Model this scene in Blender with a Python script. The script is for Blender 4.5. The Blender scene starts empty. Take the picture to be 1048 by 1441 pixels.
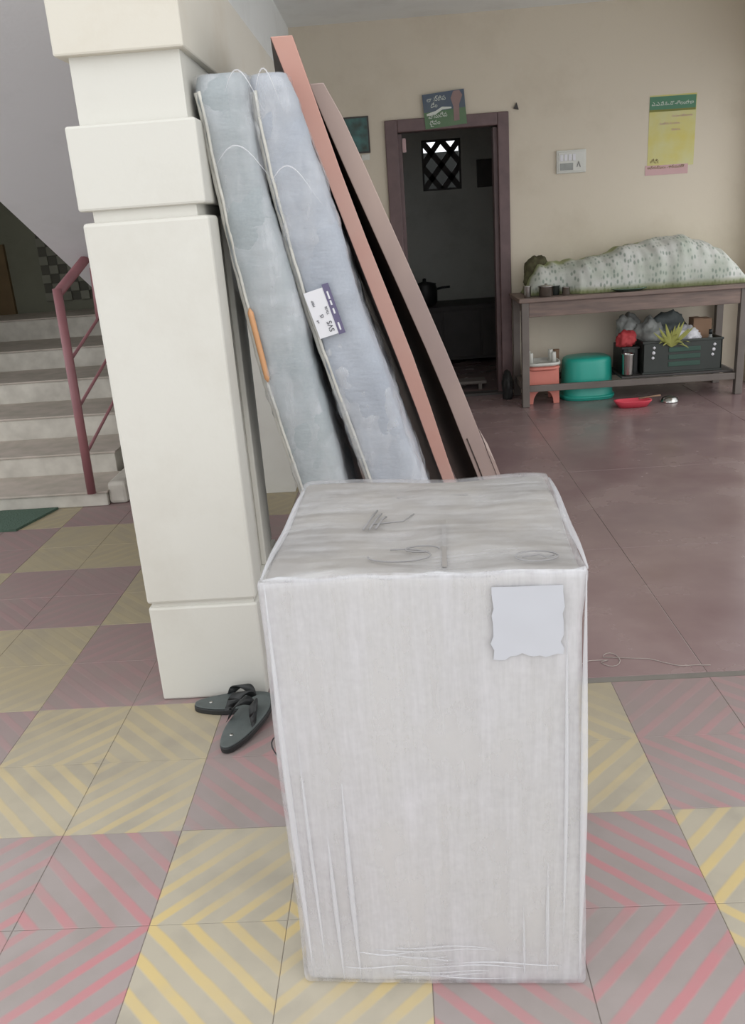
import bpy, bmesh, math, random
from mathutils import Vector, Matrix, noise
random.seed(7)
S = bpy.context.scene
COL = S.collection
PI = math.pi

# ------------------------------------------------------------------ camera
yaw, pitch, roll = 0.0448504598, 0.329043625, -0.0735391637
cyw, syw, cp, sp = math.cos(yaw), math.sin(yaw), math.cos(pitch), math.sin(pitch)
fwd = Vector((-syw*cp, cyw*cp, -sp)); rgt = Vector((cyw, syw, 0)); upv = rgt.cross(fwd)
r2 = rgt*math.cos(roll) + upv*math.sin(roll); u2 = upv*math.cos(roll) - rgt*math.sin(roll)
cam = bpy.data.cameras.new('camera'); co = bpy.data.objects.new('camera', cam); COL.objects.link(co)
m = Matrix((r2, u2, -fwd)).transposed().to_4x4(); m.translation = Vector((0, 0, 1.45)); co.matrix_world = m
cam.sensor_fit = 'HORIZONTAL'; cam.sensor_width = 36; cam.lens = 36*1197.48/1048; cam.clip_start = .05; cam.clip_end = 200
S.camera = co
# ------------------------------------------------------------------ light: overcast daylight
W = bpy.data.worlds.new('overcast_sky'); S.world = W; W.use_nodes = True
nt = W.node_tree; nt.nodes.clear()
wo = nt.nodes.new('ShaderNodeOutputWorld'); bg = nt.nodes.new('ShaderNodeBackground')
tc = nt.nodes.new('ShaderNodeTexCoord'); sx = nt.nodes.new('ShaderNodeSeparateXYZ'); mr = nt.nodes.new('ShaderNodeMapRange')
mr.inputs['From Min'].default_value = 0; mr.inputs['From Max'].default_value = 1
mx = nt.nodes.new('ShaderNodeMix'); mx.data_type = 'RGBA'
mx.inputs[6].default_value = (.93, .96, 1, 1); mx.inputs[7].default_value = (1, 1, 1, 1)
nt.links.new(tc.outputs['Generated'], sx.inputs[0]); nt.links.new(sx.outputs['Z'], mr.inputs['Value'])
nt.links.new(mr.outputs[0], mx.inputs[0]); nt.links.new(mx.outputs[2], bg.inputs['Color']); nt.links.new(bg.outputs[0], wo.inputs[0])
bg.inputs['Strength'].default_value = 1.5
sun = bpy.data.lights.new('hazy_sun', 'SUN'); sun.energy = .5; sun.angle = math.radians(50); sun.color = (1, .98, .95)
so = bpy.data.objects.new('hazy_sun', sun); COL.objects.link(so)
so.rotation_euler = Vector((-.75, .9, -.6)).to_track_quat('-Z', 'Y').to_euler()
S.view_settings.view_transform = 'Standard'; S.view_settings.look = 'None'
S.view_settings.exposure = 0.0; S.view_settings.gamma = 1; S.view_settings.use_curve_mapping = False

# ------------------------------------------------------------------ materials
def lin(c):
    f = lambda v: v/12.92 if v <= .04045 else ((v+.055)/1.055)**2.4
    return tuple(f(v/255) for v in c) + (1,)
class N:
    def __init__(s, name):
        s.m = bpy.data.materials.new(name); s.m.use_nodes = True; s.t = s.m.node_tree; s.t.nodes.clear()
        s.out = s.n('ShaderNodeOutputMaterial')
    def n(s, t, **kw):
        o = s.t.nodes.new(t)
        for k, v in kw.items(): setattr(o, k, v)
        return o
    def l(s, a, b): s.t.links.new(a, b)
    def noise(s, scale, detail=4, sc=(1, 1, 1), coord='Object', rough=.5):
        c = s.n('ShaderNodeTexCoord'); mp = s.n('ShaderNodeMapping'); mp.inputs['Scale'].default_value = sc
        s.l(c.outputs[coord], mp.inputs[0]); t = s.n('ShaderNodeTexNoise'); t.inputs['Scale'].default_value = scale
        t.inputs['Detail'].default_value = detail; t.inputs['Roughness'].default_value = rough
        s.l(mp.outputs[0], t.inputs['Vector']); return t.outputs['Fac']
    def ramp(s, src, a, b, c0=(0, 0, 0, 1), c1=(1, 1, 1, 1)):
        r = s.n('ShaderNodeValToRGB'); e = r.color_ramp.elements
        e[0].position = a; e[1].position = b; e[0].color = c0; e[1].color = c1
        s.l(src, r.inputs[0]); return r.outputs[0]
    def mix(s, f, a, b):
        x = s.n('ShaderNodeMix', data_type='RGBA')
        for i, v in ((0, f), (6, a), (7, b)):
            if hasattr(v, 'is_linked'): s.l(v, x.inputs[i])
            else: x.inputs[i].default_value = v
        return x.outputs[2]
    def math(s, op, a, b=0, clamp=False):
        x = s.n('ShaderNodeMath', operation=op); x.use_clamp = clamp
        for i, v in ((0, a), (1, b)):
            if hasattr(v, 'is_linked'): s.l(v, x.inputs[i])
            else: x.inputs[i].default_value = v
        return x.outputs[0]
    def bsdf(s, col, rough=.6, bump=None, bstr=.2, bdist=.01, metal=0, spec=.5, coat=0, alpha=None, trans=0):
        b = s.n('ShaderNodeBsdfPrincipled')
        for k, v in (('Base Color', col), ('Roughness', rough)):
            if hasattr(v, 'is_linked'): s.l(v, b.inputs[k])
            else: b.inputs[k].default_value = v
        b.inputs['Metallic'].default_value = metal; b.inputs['Specular IOR Level'].default_value = spec
        b.inputs['Coat Weight'].default_value = coat; b.inputs['Coat Roughness'].default_value = .15
        b.inputs['Transmission Weight'].default_value = trans
        if alpha is not None:
            if hasattr(alpha, 'is_linked'): s.l(alpha, b.inputs['Alpha'])
            else: b.inputs['Alpha'].default_value = alpha
        if bump is not None:
            bp = s.n('ShaderNodeBump'); bp.inputs['Strength'].default_value = bstr; bp.inputs['Distance'].default_value = bdist
            s.l(bump, bp.inputs['Height']); s.l(bp.outputs[0], b.inputs['Normal'])
        s.l(b.outputs[0], s.out.inputs[0]); return s.m
def mat(name, c, rough=.6, var=.12, scale=6, bstr=.15, c2=None, sc=(1, 1, 1), **kw):
    n = N(name); f = n.noise(scale, 5, sc)
    a = lin(c); b = lin(c2) if c2 else tuple(v*(1-var) for v in a[:3]) + (1,)
    return n.bsdf(n.mix(n.ramp(f, .3, .7), a, b), rough, bump=f, bstr=bstr, **kw)
def stained(name, c, dirt, amount=.35, rough=.75, scale=2.2):
    n = N(name); f = n.noise(scale, 8, (1, 1, 1), rough=.65); g = n.noise(60, 3)
    s1 = n.math('MULTIPLY', n.ramp(f, .5, .78), amount)
    return n.bsdf(n.mix(s1, lin(c), lin(dirt)), rough, bump=g, bstr=.12, bdist=.004)

M = {}
M['cream'] = stained('cream_paint', (207, 205, 197), (188, 183, 172), .45)
M['beam'] = stained('beige_beam_paint', (207, 202, 190), (190, 176, 154), .5)
M['wall'] = stained('beige_wall_paint', (214, 204, 186), (194, 182, 162), .5)
M['ceil'] = stained('white_ceiling_paint', (236, 238, 236), (205, 205, 200), .4)
M['soffit'] = stained('grey_soffit_paint', (216, 216, 220), (198, 198, 201), .5)
M['concrete'] = stained('grey_screed', (120, 115, 108), (90, 86, 80), .6)
M['darkwall'] = stained('dark_room_paint', (196, 197, 190), (160, 162, 154), .6)
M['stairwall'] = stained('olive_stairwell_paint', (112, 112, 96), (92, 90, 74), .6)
M['porch_bounce'] = stained('pale_bounce_screed', (196, 190, 180), (170, 164, 154), .5)
M['block_pale'] = mat('pale_screen_block', (122, 121, 108), .8, .15); M['block_dark'] = mat('dark_screen_block', (84, 82, 72), .8, .15)
M['grout'] = stained('grey_grout', (142, 134, 126), (110, 104, 98), .6)
M['step'] = mat('stair_riser_stone', (202, 197, 186), .7, scale=9, c2=(176, 170, 160))
M['tread'] = mat('stair_tread_stone', (186, 174, 164), .7, scale=9, c2=(164, 156, 144))
M['red_rail'] = mat('pink_red_rail_paint', (148, 98, 102), .45, .2)
M['frame'] = mat('maroon_door_paint', (110, 88, 88), .45, .25, scale=12)
M['tablewood'] = mat('brown_table_wood', (136, 116, 106), .55, scale=5, c2=(108, 94, 88), sc=(1, 1, 8))
M['legwood'] = mat('grey_brown_table_leg', (118, 110, 104), .6, .25, scale=5)
M['darkwood'] = mat('dark_wood', (72, 68, 66), .6, .25)
M['salmon'] = mat('salmon_edge_paint', (200, 163, 151), .5, scale=3, c2=(200, 150, 136))
M['board'] = mat('brown_laminate', (196, 174, 164), .5, scale=4, c2=(176, 156, 150), sc=(1, 1, .3))
M['boardface'] = mat('dark_plywood_face', (72, 58, 52), .65, scale=4, c2=(54, 42, 38), sc=(6, 1, 1))
M['rubber'] = mat('grey_black_rubber', (86, 93, 92), .55, .2, scale=30)
M['rubber_dark'] = mat('black_rubber', (40, 42, 42), .5, .2)
M['steel'] = mat('stainless_steel', (190, 190, 186), .22, .1, metal=1)
M['white_plastic'] = mat('white_plastic', (214, 214, 206), .35, .05)
M['coral'] = mat('coral_plastic', (218, 134, 120), .35, .1)
M['teal'] = mat('teal_plastic', (40, 168, 150), .35, .12, scale=3)
M['pink'] = mat('pink_red_plastic', (216, 74, 90), .35, .1)
M['black'] = mat('black_plastic', (52, 58, 54), .45, .2)
M['greenblack'] = mat('dark_green_plastic', (50, 82, 70), .45, .2)
M['red'] = mat('red_cloth', (184, 62, 66), .7, .2)
M['olive'] = mat('olive_cloth', (90, 90, 62), .9, scale=30, c2=(66, 58, 42))
M['leaf'] = mat('yellow_green_leaf', (158, 160, 84), .6, .25)
M['carton'] = mat('brown_cardboard', (150, 120, 96), .8, .15)
M['bag'] = mat('grey_white_polythene', (158, 161, 157), .35, .2, scale=14, bstr=.6)
M['mat'] = mat('dark_green_carpet', (74, 96, 82), .95, .25, scale=80, bstr=.6)
M['ink'] = mat('grey_ink', (142, 140, 140), .5, .05)
M['tape'] = mat('dark_tape', (150, 146, 142), .4, .1)
M['thread'] = mat('pale_thread', (168, 156, 150), .7, .1)
M['cable'] = mat('black_cable', (44, 44, 46), .5, .1)
M['gold'] = mat('ochre_door_paint', (108, 86, 54), .6, .25)

def striped(name, base, stripe, far_tone, T):
    n = N(name); c = n.n('ShaderNodeTexCoord'); s = n.n('ShaderNodeSeparateXYZ'); n.l(c.outputs['Object'], s.inputs[0])
    wob = n.math('MULTIPLY', n.math('SUBTRACT', n.noise(9, 3), .5), .012)
    d = n.math('ADD', n.math('SUBTRACT', s.outputs['Y'], s.outputs['X']), wob)
    w = n.math('ABSOLUTE', n.math('SUBTRACT', n.math('FRACT', n.math('ADD', n.math('MULTIPLY', d, 3.5/T), 100)), .5))
    st = n.ramp(w, .27, .36)
    g = n.n('ShaderNodeNewGeometry')
    nz = n.n('ShaderNodeTexNoise'); nz.inputs['Scale'].default_value = 2.6; nz.inputs['Detail'].default_value = 6; n.l(g.outputs['Position'], nz.inputs['Vector'])
    sp_ = n.n('ShaderNodeSeparateXYZ'); n.l(g.outputs['Position'], sp_.inputs[0])
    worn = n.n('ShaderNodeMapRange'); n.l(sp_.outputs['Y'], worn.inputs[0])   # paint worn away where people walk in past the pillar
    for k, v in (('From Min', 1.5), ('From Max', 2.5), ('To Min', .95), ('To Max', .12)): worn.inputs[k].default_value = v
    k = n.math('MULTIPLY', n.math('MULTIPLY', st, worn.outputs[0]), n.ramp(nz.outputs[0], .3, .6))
    nz2 = n.n('ShaderNodeTexNoise'); nz2.inputs['Scale'].default_value = 7; nz2.inputs['Detail'].default_value = 8; n.l(g.outputs['Position'], nz2.inputs['Vector'])
    bb = tuple(lin(base)[i]*.9*.92**0 for i in range(3)) + (1,)
    mid = tuple(.55*lin(base)[i]+.45*lin(stripe)[i] for i in range(3)) + (1,)
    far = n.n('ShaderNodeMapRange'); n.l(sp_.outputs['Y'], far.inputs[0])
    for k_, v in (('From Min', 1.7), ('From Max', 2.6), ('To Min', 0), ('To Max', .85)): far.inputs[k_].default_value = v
    b0 = n.mix(far.outputs[0], bb, lin(far_tone))  # base blends into a darker, flatter tone with depth
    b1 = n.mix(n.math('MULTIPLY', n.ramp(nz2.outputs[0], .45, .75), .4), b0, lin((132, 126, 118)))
    # fine relief follows the stripes
    return n.bsdf(n.mix(k, b1, lin(stripe)), .55, bump=n.math('ADD', st, n.math('MULTIPLY', nz2.outputs[0], .6)), bstr=.12, bdist=.003)
T = 0.31175; OX, OY = -.63185, 1.79786
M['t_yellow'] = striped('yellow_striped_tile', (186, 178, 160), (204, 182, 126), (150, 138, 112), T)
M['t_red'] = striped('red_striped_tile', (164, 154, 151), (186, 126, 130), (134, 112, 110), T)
def maroon():
    n = N('polished_maroon_cement'); g = n.n('ShaderNodeNewGeometry')
    nz = n.n('ShaderNodeTexNoise'); nz.inputs['Scale'].default_value = 3; nz.inputs['Detail'].default_value = 9; n.l(g.outputs['Position'], nz.inputs['Vector'])
    n2 = n.n('ShaderNodeTexNoise'); n2.inputs['Scale'].default_value = 1.1; n2.inputs['Detail'].default_value = 3; n.l(g.outputs['Position'], n2.inputs['Vector'])
    c = n.mix(n.ramp(nz.outputs[0], .35, .7), lin((134, 112, 112)), lin((150, 130, 128)))
    c = n.mix(n.math('MULTIPLY', n.ramp(n2.outputs[0], .45, .7), .5), c, lin((120, 98, 100)))
    r = n.ramp(nz.outputs[0], .3, .75, (.16, .16, .16, 1), (.34, .34, .34, 1))
    return n.bsdf(c, r, bump=nz.outputs[0], bstr=.1, bdist=.01, spec=.6)
M['maroon'] = maroon()

def film_mat(name, lo, hi, scale, sc, tint=(226, 228, 232), rough=.18, streak=(.45, .75), bstr=.5):
    n = N(name)
    f = n.noise(scale, 6, sc, rough=.6); g = n.noise(scale*.35, 4, (1, 1, 1), rough=.6)
    a = n.ramp(n.math('MULTIPLY', n.math('ADD', f, g), .5), streak[0], streak[1], (lo, lo, lo, 1), (hi, hi, hi, 1))
    return n.bsdf(lin(tint), rough, bump=f, bstr=bstr, bdist=.006, alpha=a, spec=.6)
M['film_box'] = film_mat('stretch_film', .22, .75, 26, (1, 1, .09), tint=(212, 211, 215), rough=.3, streak=(.4, .68), bstr=.18)
M['film_top'] = film_mat('stretch_film_top', .12, .5, 22, (.25, 1.6, 1), tint=(208, 208, 210), rough=.25, streak=(.42, .64), bstr=.5)
M['film_mattress'] = film_mat('polythene_sleeve', .08, .62, 11, (1.5, 1, .4), rough=.12, streak=(.44, .72), bstr=.9)  # milky patches in the opacity paint white glare onto the sleeve
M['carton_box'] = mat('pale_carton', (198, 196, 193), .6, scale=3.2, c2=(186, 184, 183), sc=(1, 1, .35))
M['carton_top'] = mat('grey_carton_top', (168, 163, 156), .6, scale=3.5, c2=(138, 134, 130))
M['under_paper'] = mat('veiled_paper', (188, 190, 197), .4, .04); M['paper'] = mat('white_paper', (224, 224, 228), .5, .04)
def matt_mat(name, c, c2):
    n = N(name); f = n.noise(4, 5, (1, 1, .5)); w = n.noise(140, 2, (1, 1, 1)); h = n.noise(26, 3, (1, 1, 3))
    k = n.math('ADD', n.math('MULTIPLY', n.ramp(f, .35, .65), .7), n.math('MULTIPLY', n.ramp(w, .35, .65), .3))
    return n.bsdf(n.mix(k, lin(c), lin(c2)), .7, bump=h, bstr=.25, bdist=.008)
M['matt_a'] = matt_mat('teal_grey_ticking', (168, 174, 176), (150, 158, 162))
M['matt_b'] = matt_mat('blue_grey_ticking', (174, 179, 187), (158, 164, 174))
M['seam'] = mat('pale_seam_binding', (210, 208, 200), .5, .15, scale=40)
M['orange'] = mat('orange_tape', (208, 156, 112), .5, .15)

# ------------------------------------------------------------------ helpers
def bx(bm, x0, x1, y0, y1, z0, z1, mi=0):
    v = [bm.verts.new(p) for p in ((x0, y0, z0), (x1, y0, z0), (x1, y1, z0), (x0, y1, z0), (x0, y0, z1), (x1, y0, z1), (x1, y1, z1), (x0, y1, z1))]
    for f in ((3, 2, 1, 0), (4, 5, 6, 7), (0, 1, 5, 4), (1, 2, 6, 5), (2, 3, 7, 6), (3, 0, 4, 7)):
        bm.faces.new([v[i] for i in f]).material_index = mi
    return v
def prism(bm, poly, axis, a, b):
    """extrude a polygon (list of 2D) along axis from a to b"""
    def P(u, v, w): return {'x': (w, u, v), 'y': (u, w, v), 'z': (u, v, w)}[axis]
    A = [bm.verts.new(P(u, v, a)) for u, v in poly]; B = [bm.verts.new(P(u, v, b)) for u, v in poly]
    n = len(poly)
    bm.faces.new(A[::-1]); bm.faces.new(B)
    for i in range(n): bm.faces.new((A[i], A[(i+1) % n], B[(i+1) % n], B[i]))
def tube(bm, pts, r, seg=10, cap=True):
    pts = [Vector(p) for p in pts]; rings = []
    d0 = (pts[-1]-pts[0]) if (pts[-1]-pts[0]).length > 1e-6 else pts[1]-pts[0]
    t = Vector((1, 0, 0)) if abs(d0.z) > .7*d0.length else Vector((0, 0, 1))
    for i, p in enumerate(pts):
        d = (pts[min(i+1, len(pts)-1)] - pts[max(i-1, 0)]).normalized()
        s = d.cross(t)
        if s.length < 1e-3: s = d.cross(Vector((.3, 1, .2)))
        s.normalize(); t = s.cross(d).normalized()
        rr = r[i] if isinstance(r, (list, tuple)) else r
        rings.append([bm.verts.new(p + s*math.cos(a)*rr + t*math.sin(a)*rr) for a in (2*PI*k/seg for k in range(seg))])
    for A, B in zip(rings, rings[1:]):
        for k in range(seg): bm.faces.new((A[k], A[(k+1) % seg], B[(k+1) % seg], B[k])).smooth = True
    if cap: bm.faces.new(rings[0][::-1]); bm.faces.new(rings[-1])
def lathe(bm, prof, c=(0, 0, 0), seg=28, sx=1, sy=1, power=2):
    rings = []
    for r, z in prof:
        ring = []
        for k in range(seg):
            a = 2*PI*k/seg; ca, sa = math.cos(a), math.sin(a)
            q = (abs(ca)**power + abs(sa)**power)**(-1/power)
            ring.append(bm.verts.new((c[0]+r*q*ca*sx, c[1]+r*q*sa*sy, c[2]+z)))
        rings.append(ring)
    for A, B in zip(rings, rings[1:]):
        for k in range(seg): bm.faces.new((A[k], A[(k+1) % seg], B[(k+1) % seg], B[k])).smooth = True
    if prof[0][0] > 1e-5: bm.faces.new(rings[0][::-1])
    if prof[-1][0] > 1e-5: bm.faces.new(rings[-1])
def obj(name, bm, m, parent=None, bevel=0, smooth=False, seg=2, recalc=True):
    if recalc: bmesh.ops.recalc_face_normals(bm, faces=bm.faces)
    me = bpy.data.meshes.new(name); bm.to_mesh(me); bm.free()
    for q in (m if isinstance(m, (list, tuple)) else [m]): me.materials.append(M[q] if isinstance(q, str) else q)
    if smooth:
        for p in me.polygons: p.use_smooth = True
    o = bpy.data.objects.new(name, me); COL.objects.link(o)
    if parent: o.parent = parent
    if bevel:
        b = o.modifiers.new('bevel', 'BEVEL'); b.width = bevel; b.segments = seg; b.limit_method = 'ANGLE'; b.angle_limit = .6
    return o
def box(name, x0, x1, y0, y1, z0, z1, m, parent=None, bevel=0):
    bm = bmesh.new(); bx(bm, x0, x1, y0, y1, z0, z1); return obj(name, bm, m, parent, bevel)
def tag(o, label, cat, group=None, kind=None):
    o['label'] = label
    if cat: o['category'] = cat
    if group: o['group'] = group
    if kind: o['kind'] = kind
    return o
def thing(name, label, cat, loc=(0, 0, 0), rz=0, group=None):
    o = bpy.data.objects.new(name, None); COL.objects.link(o); o.location = loc; o.rotation_euler = (0, 0, rz)
    o.empty_display_size = .05
    return tag(o, label, cat, group)
def struct(o): o['kind'] = 'structure'; return o
def nz(p, s, seed=0): return noise.noise(Vector((p[0]*s+seed*7.3, p[1]*s-seed*3.1, p[2]*s+seed*1.7)))
def interp(t, x):
    if x <= t[0][0]: return t[0][1]
    for a, b in zip(t, t[1:]):
        if x <= b[0]: return a[1]+(b[1]-a[1])*(x-a[0])/(b[0]-a[0])
    return t[-1][1]
def tomesh(o, name, mtx, parent):
    bpy.context.view_layer.update()
    me = bpy.data.meshes.new_from_object(o); me.transform(mtx); r = bpy.data.objects.new(name, me); COL.objects.link(r); r.parent = parent
    cu = o.data; bpy.data.objects.remove(o); bpy.data.curves.remove(cu); return r
def text(s, size, m, parent, loc, rot, name='lettering', align='LEFT', sx=1, ext=.0004):
    cu = bpy.data.curves.new(name, 'FONT'); cu.body = s; cu.size = size; cu.extrude = ext; cu.align_x = align
    cu.materials.append(M[m]); o = bpy.data.objects.new(name, cu); COL.objects.link(o)
    return tomesh(o, name, Matrix.Translation(loc) @ Matrix.Rotation(rot[0], 4, 'X') @ Matrix.Diagonal((sx, 1, 1, 1)), parent)

# ------------------------------------------------------------------ setting: floor
floor = struct(box('floor', -5, 4, -5, 10, -.2, -.0025, 'grout'))
def tile_mesh(m):
    bm = bmesh.new(); h = T/2-.0007; b = .0012
    lv = []
    for q, z in ((h, -.03), (h, -b), (h-b, 0)):
        lv.append([bm.verts.new((sx_*q, sy_*q, z)) for sx_, sy_ in ((-1, -1), (1, -1), (1, 1), (-1, 1))])
    for A, B in zip(lv, lv[1:]):
        for k in range(4): bm.faces.new((A[k], A[(k+1) % 4], B[(k+1) % 4], B[k]))
    bm.faces.new(lv[2]); bm.faces.new(lv[0][::-1])
    me = bpy.data.meshes.new('tile'); bm.to_mesh(me); bm.free(); me.materials.append(M[m]); return me
tm = {0: tile_mesh('t_yellow'), 1: tile_mesh('t_red')}
rng = random.Random(3)
tiles_far = bmesh.new()
for j in range(-4, 10):
    for i in range(-9, 8):
        if j >= 2 and i >= 0: continue
        cx, cy = OX+(i+.5)*T, OY+(j+.5)*T
        if cx < -.7 - cy*.62 or cx > .15+cy*.62: continue
        kind = ((i//2)+((j+2)//2)) % 2
        kind = 0 if kind == 0 else 1
        if j >= -2 and False: pass
        o = bpy.data.objects.new('tile', tm[kind]); COL.objects.link(o); o.parent = floor
        a, b = i % 2, j % 2
        slash = (a == 0 and b == 1) or (a == 1 and b == 0)
        o.location = (cx, cy, rng.uniform(-.0012, 0)); o.rotation_euler = (rng.uniform(-.0015, .0015), rng.uniform(-.0015, .0015), 0 if slash else PI/2)
# plain screed outside the tiles, made pale to bounce light up to the soffit
for (x0, x1, y0, y1) in ((-5, 4, -5, OY-4*T), (1.9, 4, OY-4*T, 2.42)):
    box('floor_screed', x0, x1, y0, y1, -.03, -.002, 'porch_bounce', floor)
# polished maroon panels
ye = OY+2*T+.001
xs = [OX+.004, .93, 2.3, 2.95]; ysl = [ye+.03, 3.55, 4.75, 5.95, 7.16]
for a, b in zip(xs, xs[1:]):
    for c, d in zip(ysl, ysl[1:]): box('floor_panel', a+.001, b-.001, c+.001, d-.001, -.03, rng.uniform(-.001, 0), 'maroon', floor, .0015)
box('floor_strip', OX+.004, 2.95, ye, ye+.029, -.03, -.001, 'concrete', floor)
box('floor_panel', -3.7, OX+.003, OY+10*T, 8.1, -.03, -.002, 'concrete', floor)
box('floor_panel', -1.0, 2.6, 7.16, 9.6, -.03, -.001, 'maroon', floor)

# ------------------------------------------------------------------ setting: walls, ceiling, beam
def wall_with_hole(name, x0, x1, y0, y1, z1, hx0, hx1, hz0, hz1, m):
    bm = bmesh.new()
    bx(bm, x0, hx0, y0, y1, 0, z1); bx(bm, hx1, x1, y0, y1, 0, z1); bx(bm, hx0, hx1, y0, y1, hz1, z1)
    if hz0 > 0: bx(bm, hx0, hx1, y0, y1, 0, hz0)
    return struct(obj(name, bm, m))
wall_with_hole('wall_back', -.9, 3.1, 7.1, 7.25, 2.84, -.005, .925, 0, 2.155, 'wall')
bm = bmesh.new()                                         # right wall with a yard doorway, widened to let more light into the hall
RX = 2.80
bx(bm, RX, RX+.15, 2.2, 2.5, 0, 2.84); bx(bm, RX, RX+.15, 6.86, 7.1, 0, 2.84); bx(bm, RX, RX+.15, 2.5, 6.86, 2.3, 2.84)
struct(obj('wall_right', bm, 'wall'))
struct(box('ceiling', -.9, 3.1, 2.3, 7.25, 2.84, 2.98, 'ceil'))
struct(box('trim_1', -.849, -.507, 2.447, 7.1, 1.907, 2.19, 'beam', bevel=.006))['label'] = 'cream beam over the pillar'
struct(box('wall_left', -.82, -.646, 4.69, 7.1, 0, 1.907, 'cream'))
struct(box('wall_upper', -.86, -.68, 2.8, 7.1, 2.19, 2.84, 'ceil'))
struct(box('wall_stair_left', -3.9, -3.75, 5.7, 8.2, 0, 2.84, 'stairwall'))  # front stretch left open so side light reaches the soffit
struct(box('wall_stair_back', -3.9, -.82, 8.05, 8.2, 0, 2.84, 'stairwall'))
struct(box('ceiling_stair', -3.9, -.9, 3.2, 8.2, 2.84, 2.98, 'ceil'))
# slanting underside of the upper stair flight
bm = bmesh.new()
zf = lambda y: 1.693+(4.396-y)*.447
prism(bm, [(2.5, zf(2.5)), (5.75, zf(5.75)), (5.75, zf(5.75)+.14), (2.5, zf(2.5)+.14)], 'x', -1.93, -.852)
struct(obj('stair_soffit', bm, 'soffit'))['label'] = 'pale grey slanting underside of the upper stair flight'
box('landing_slab', -1.93, -.852, 5.75, 6.3, zf(5.75)-.0, zf(5.75)+.14, 'stairwall')['kind'] = 'structure'

# dark room behind the doorway
struct(wall_with_hole('wall_room_back', -1.0, 2.6, 9.5, 9.6, 2.6, .35, .75, 1.70, 2.19, 'darkwall'))
struct(box('wall_room_left', -1.1, -1.0, 7.25, 9.6, 0, 2.6, 'darkwall'))
struct(box('wall_room_right', 2.5, 2.6, 7.25, 9.5, 0, 2.6, 'darkwall'))
struct(box('ceiling_room', -1.1, 2.6, 7.25, 9.6, 2.6, 2.7, 'darkwall'))
struct(box('wall_yard', -1.5, 3.5, 10.6, 10.75, 0, 2.14, 'rubber_dark'))
vent = struct(thing('window_1', 'small ventilator grille with diagonal bars in the dark room', None, (.35, 9.5, 1.7)))
bm = bmesh.new()
for a in ((0, .4, 0, .018), (0, .4, .472, .49), (0, .018, 0, .49), (.382, .4, 0, .49)): bx(bm, a[0], a[1], .0, .08, a[2], a[3])
obj('window_frame', bm, 'darkwood', vent)
for ix in range(2):
    for iz in range(2):
        x0, z0, w, h = ix*.2, iz*.245, .2, .245
        for sgn in (0, 1):
            bm = bmesh.new(); a = Vector((x0, 0, z0 + (h if sgn else 0))); b = Vector((x0+w, 0, z0+(0 if sgn else h)))
            d = (b-a).normalized(); q = Vector((-d.z, 0, d.x))*.028
            prism(bm, [((a+q).x, (a+q).z), ((b+q).x, (b+q).z), ((b-q).x, (b-q).z), ((a-q).x, (a-q).z)], 'y', .02, .06)
            obj('bar', bm, 'darkwood', vent)

# door frame
dr = struct(thing('door_1', 'maroon wooden door frame around a dark open doorway', None, (0, 7.1, 0)))
for nm, a in (('jamb', (-.012, .085)), ('jamb', (.845, .93))):
    bm = bmesh.new(); bx(bm, a[0], a[1], -.025, .1, 0, 2.16)
    inner = a[1] if a[0] < .3 else a[0]
    obj(nm, bm, 'frame', dr, .006)
    s_ = (inner-.045, inner) if a[0] < .3 else (inner, inner+.045)
    box('door_stop', s_[0]+(.03 if a[0] < .3 else -.03), s_[1]+(.03 if a[0] < .3 else -.03), .03, .15, 0, 2.06, 'frame', dr)
box('lintel', .085, .845, -.025, .1, 2.07, 2.16, 'frame', dr, .006)
box('threshold', .085, .845, -.01, .1, 0, .02, 'darkwood', dr)
# far doors and blocks on the stair landing
pd = struct(thing('door_2', 'ochre door at the back of the stair landing', None, (-3.73, 8.05, .859)))
box('door_leaf', 0, .2, -.04, 0, 0, .62, 'gold', pd)

# ------------------------------------------------------------------ pillar
pl_ = thing('pillar', 'square cream pillar with grooved shaft beside the wrapped mattresses', 'pillar', (0, 0, 0))
def pblock(name, x0, x1, y0, y1, z0, z1, b=.007):
    return box(name, x0, x1, y0, y1, z0, z1, 'cream', pl_, b)
pblock('plinth', -.846, -.497, 2.447, 3.0, 0, .333)
pblock('groove', -.835, -.508, 2.458, 2.98, .333, .346, 0)
pblock('shaft', -.848, -.497, 2.447, 2.585, .346, 1.497, .010)
pblock('shaft_core', -.845, -.522, 2.585, 3.0, .346, 1.497, 0)
pblock('shaft_strip', -.522, -.503, 2.73, 2.86, .346, 1.497, .004)
pblock('groove', -.818, -.53, 2.465, 2.98, 1.497, 1.527, 0)
pblock('capital_block', -.852, -.500, 2.447, 3.0, 1.527, 1.742)
pblock('neck', -.818, -.525, 2.475, 2.98, 1.742, 1.907, 0)

# ------------------------------------------------------------------ stairs
st = thing('staircase', 'stone staircase of low wide steps rising behind the pillar', 'stairs', (0, 0, 0))
Y = [4.64, 5.054, 5.516, 6.077, 6.663, 7.39]; Z = [0, .09, .222, .371, .525, .68, .859]
xr = [-1.73, -1.79, -1.88, -1.9, -1.9, -1.9]
for k in range(6):
    y1 = Y[k+1] if k < 5 else 8.045
    o = box('step', -3.745, xr[k], Y[k], y1, 0, Z[k+1]-.012, 'step', st, .004)
    tr = box('tread', -3.745, xr[k]+.01, Y[k]-.012, y1, Z[k+1]-.012, Z[k+1], 'tread', o, .003)
bm = bmesh.new(); bx(bm, -1.73, -1.62, 4.66, 5.4, 0, .13); bx(bm, -1.79, -1.66, 5.4, 6.4, 0, .3)
obj('side_curb', bm, 'step', st, .02)
rl = thing('stair_railing', 'pink red painted pipe railing beside the stairs', 'railing', (0, 0, 0))
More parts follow.
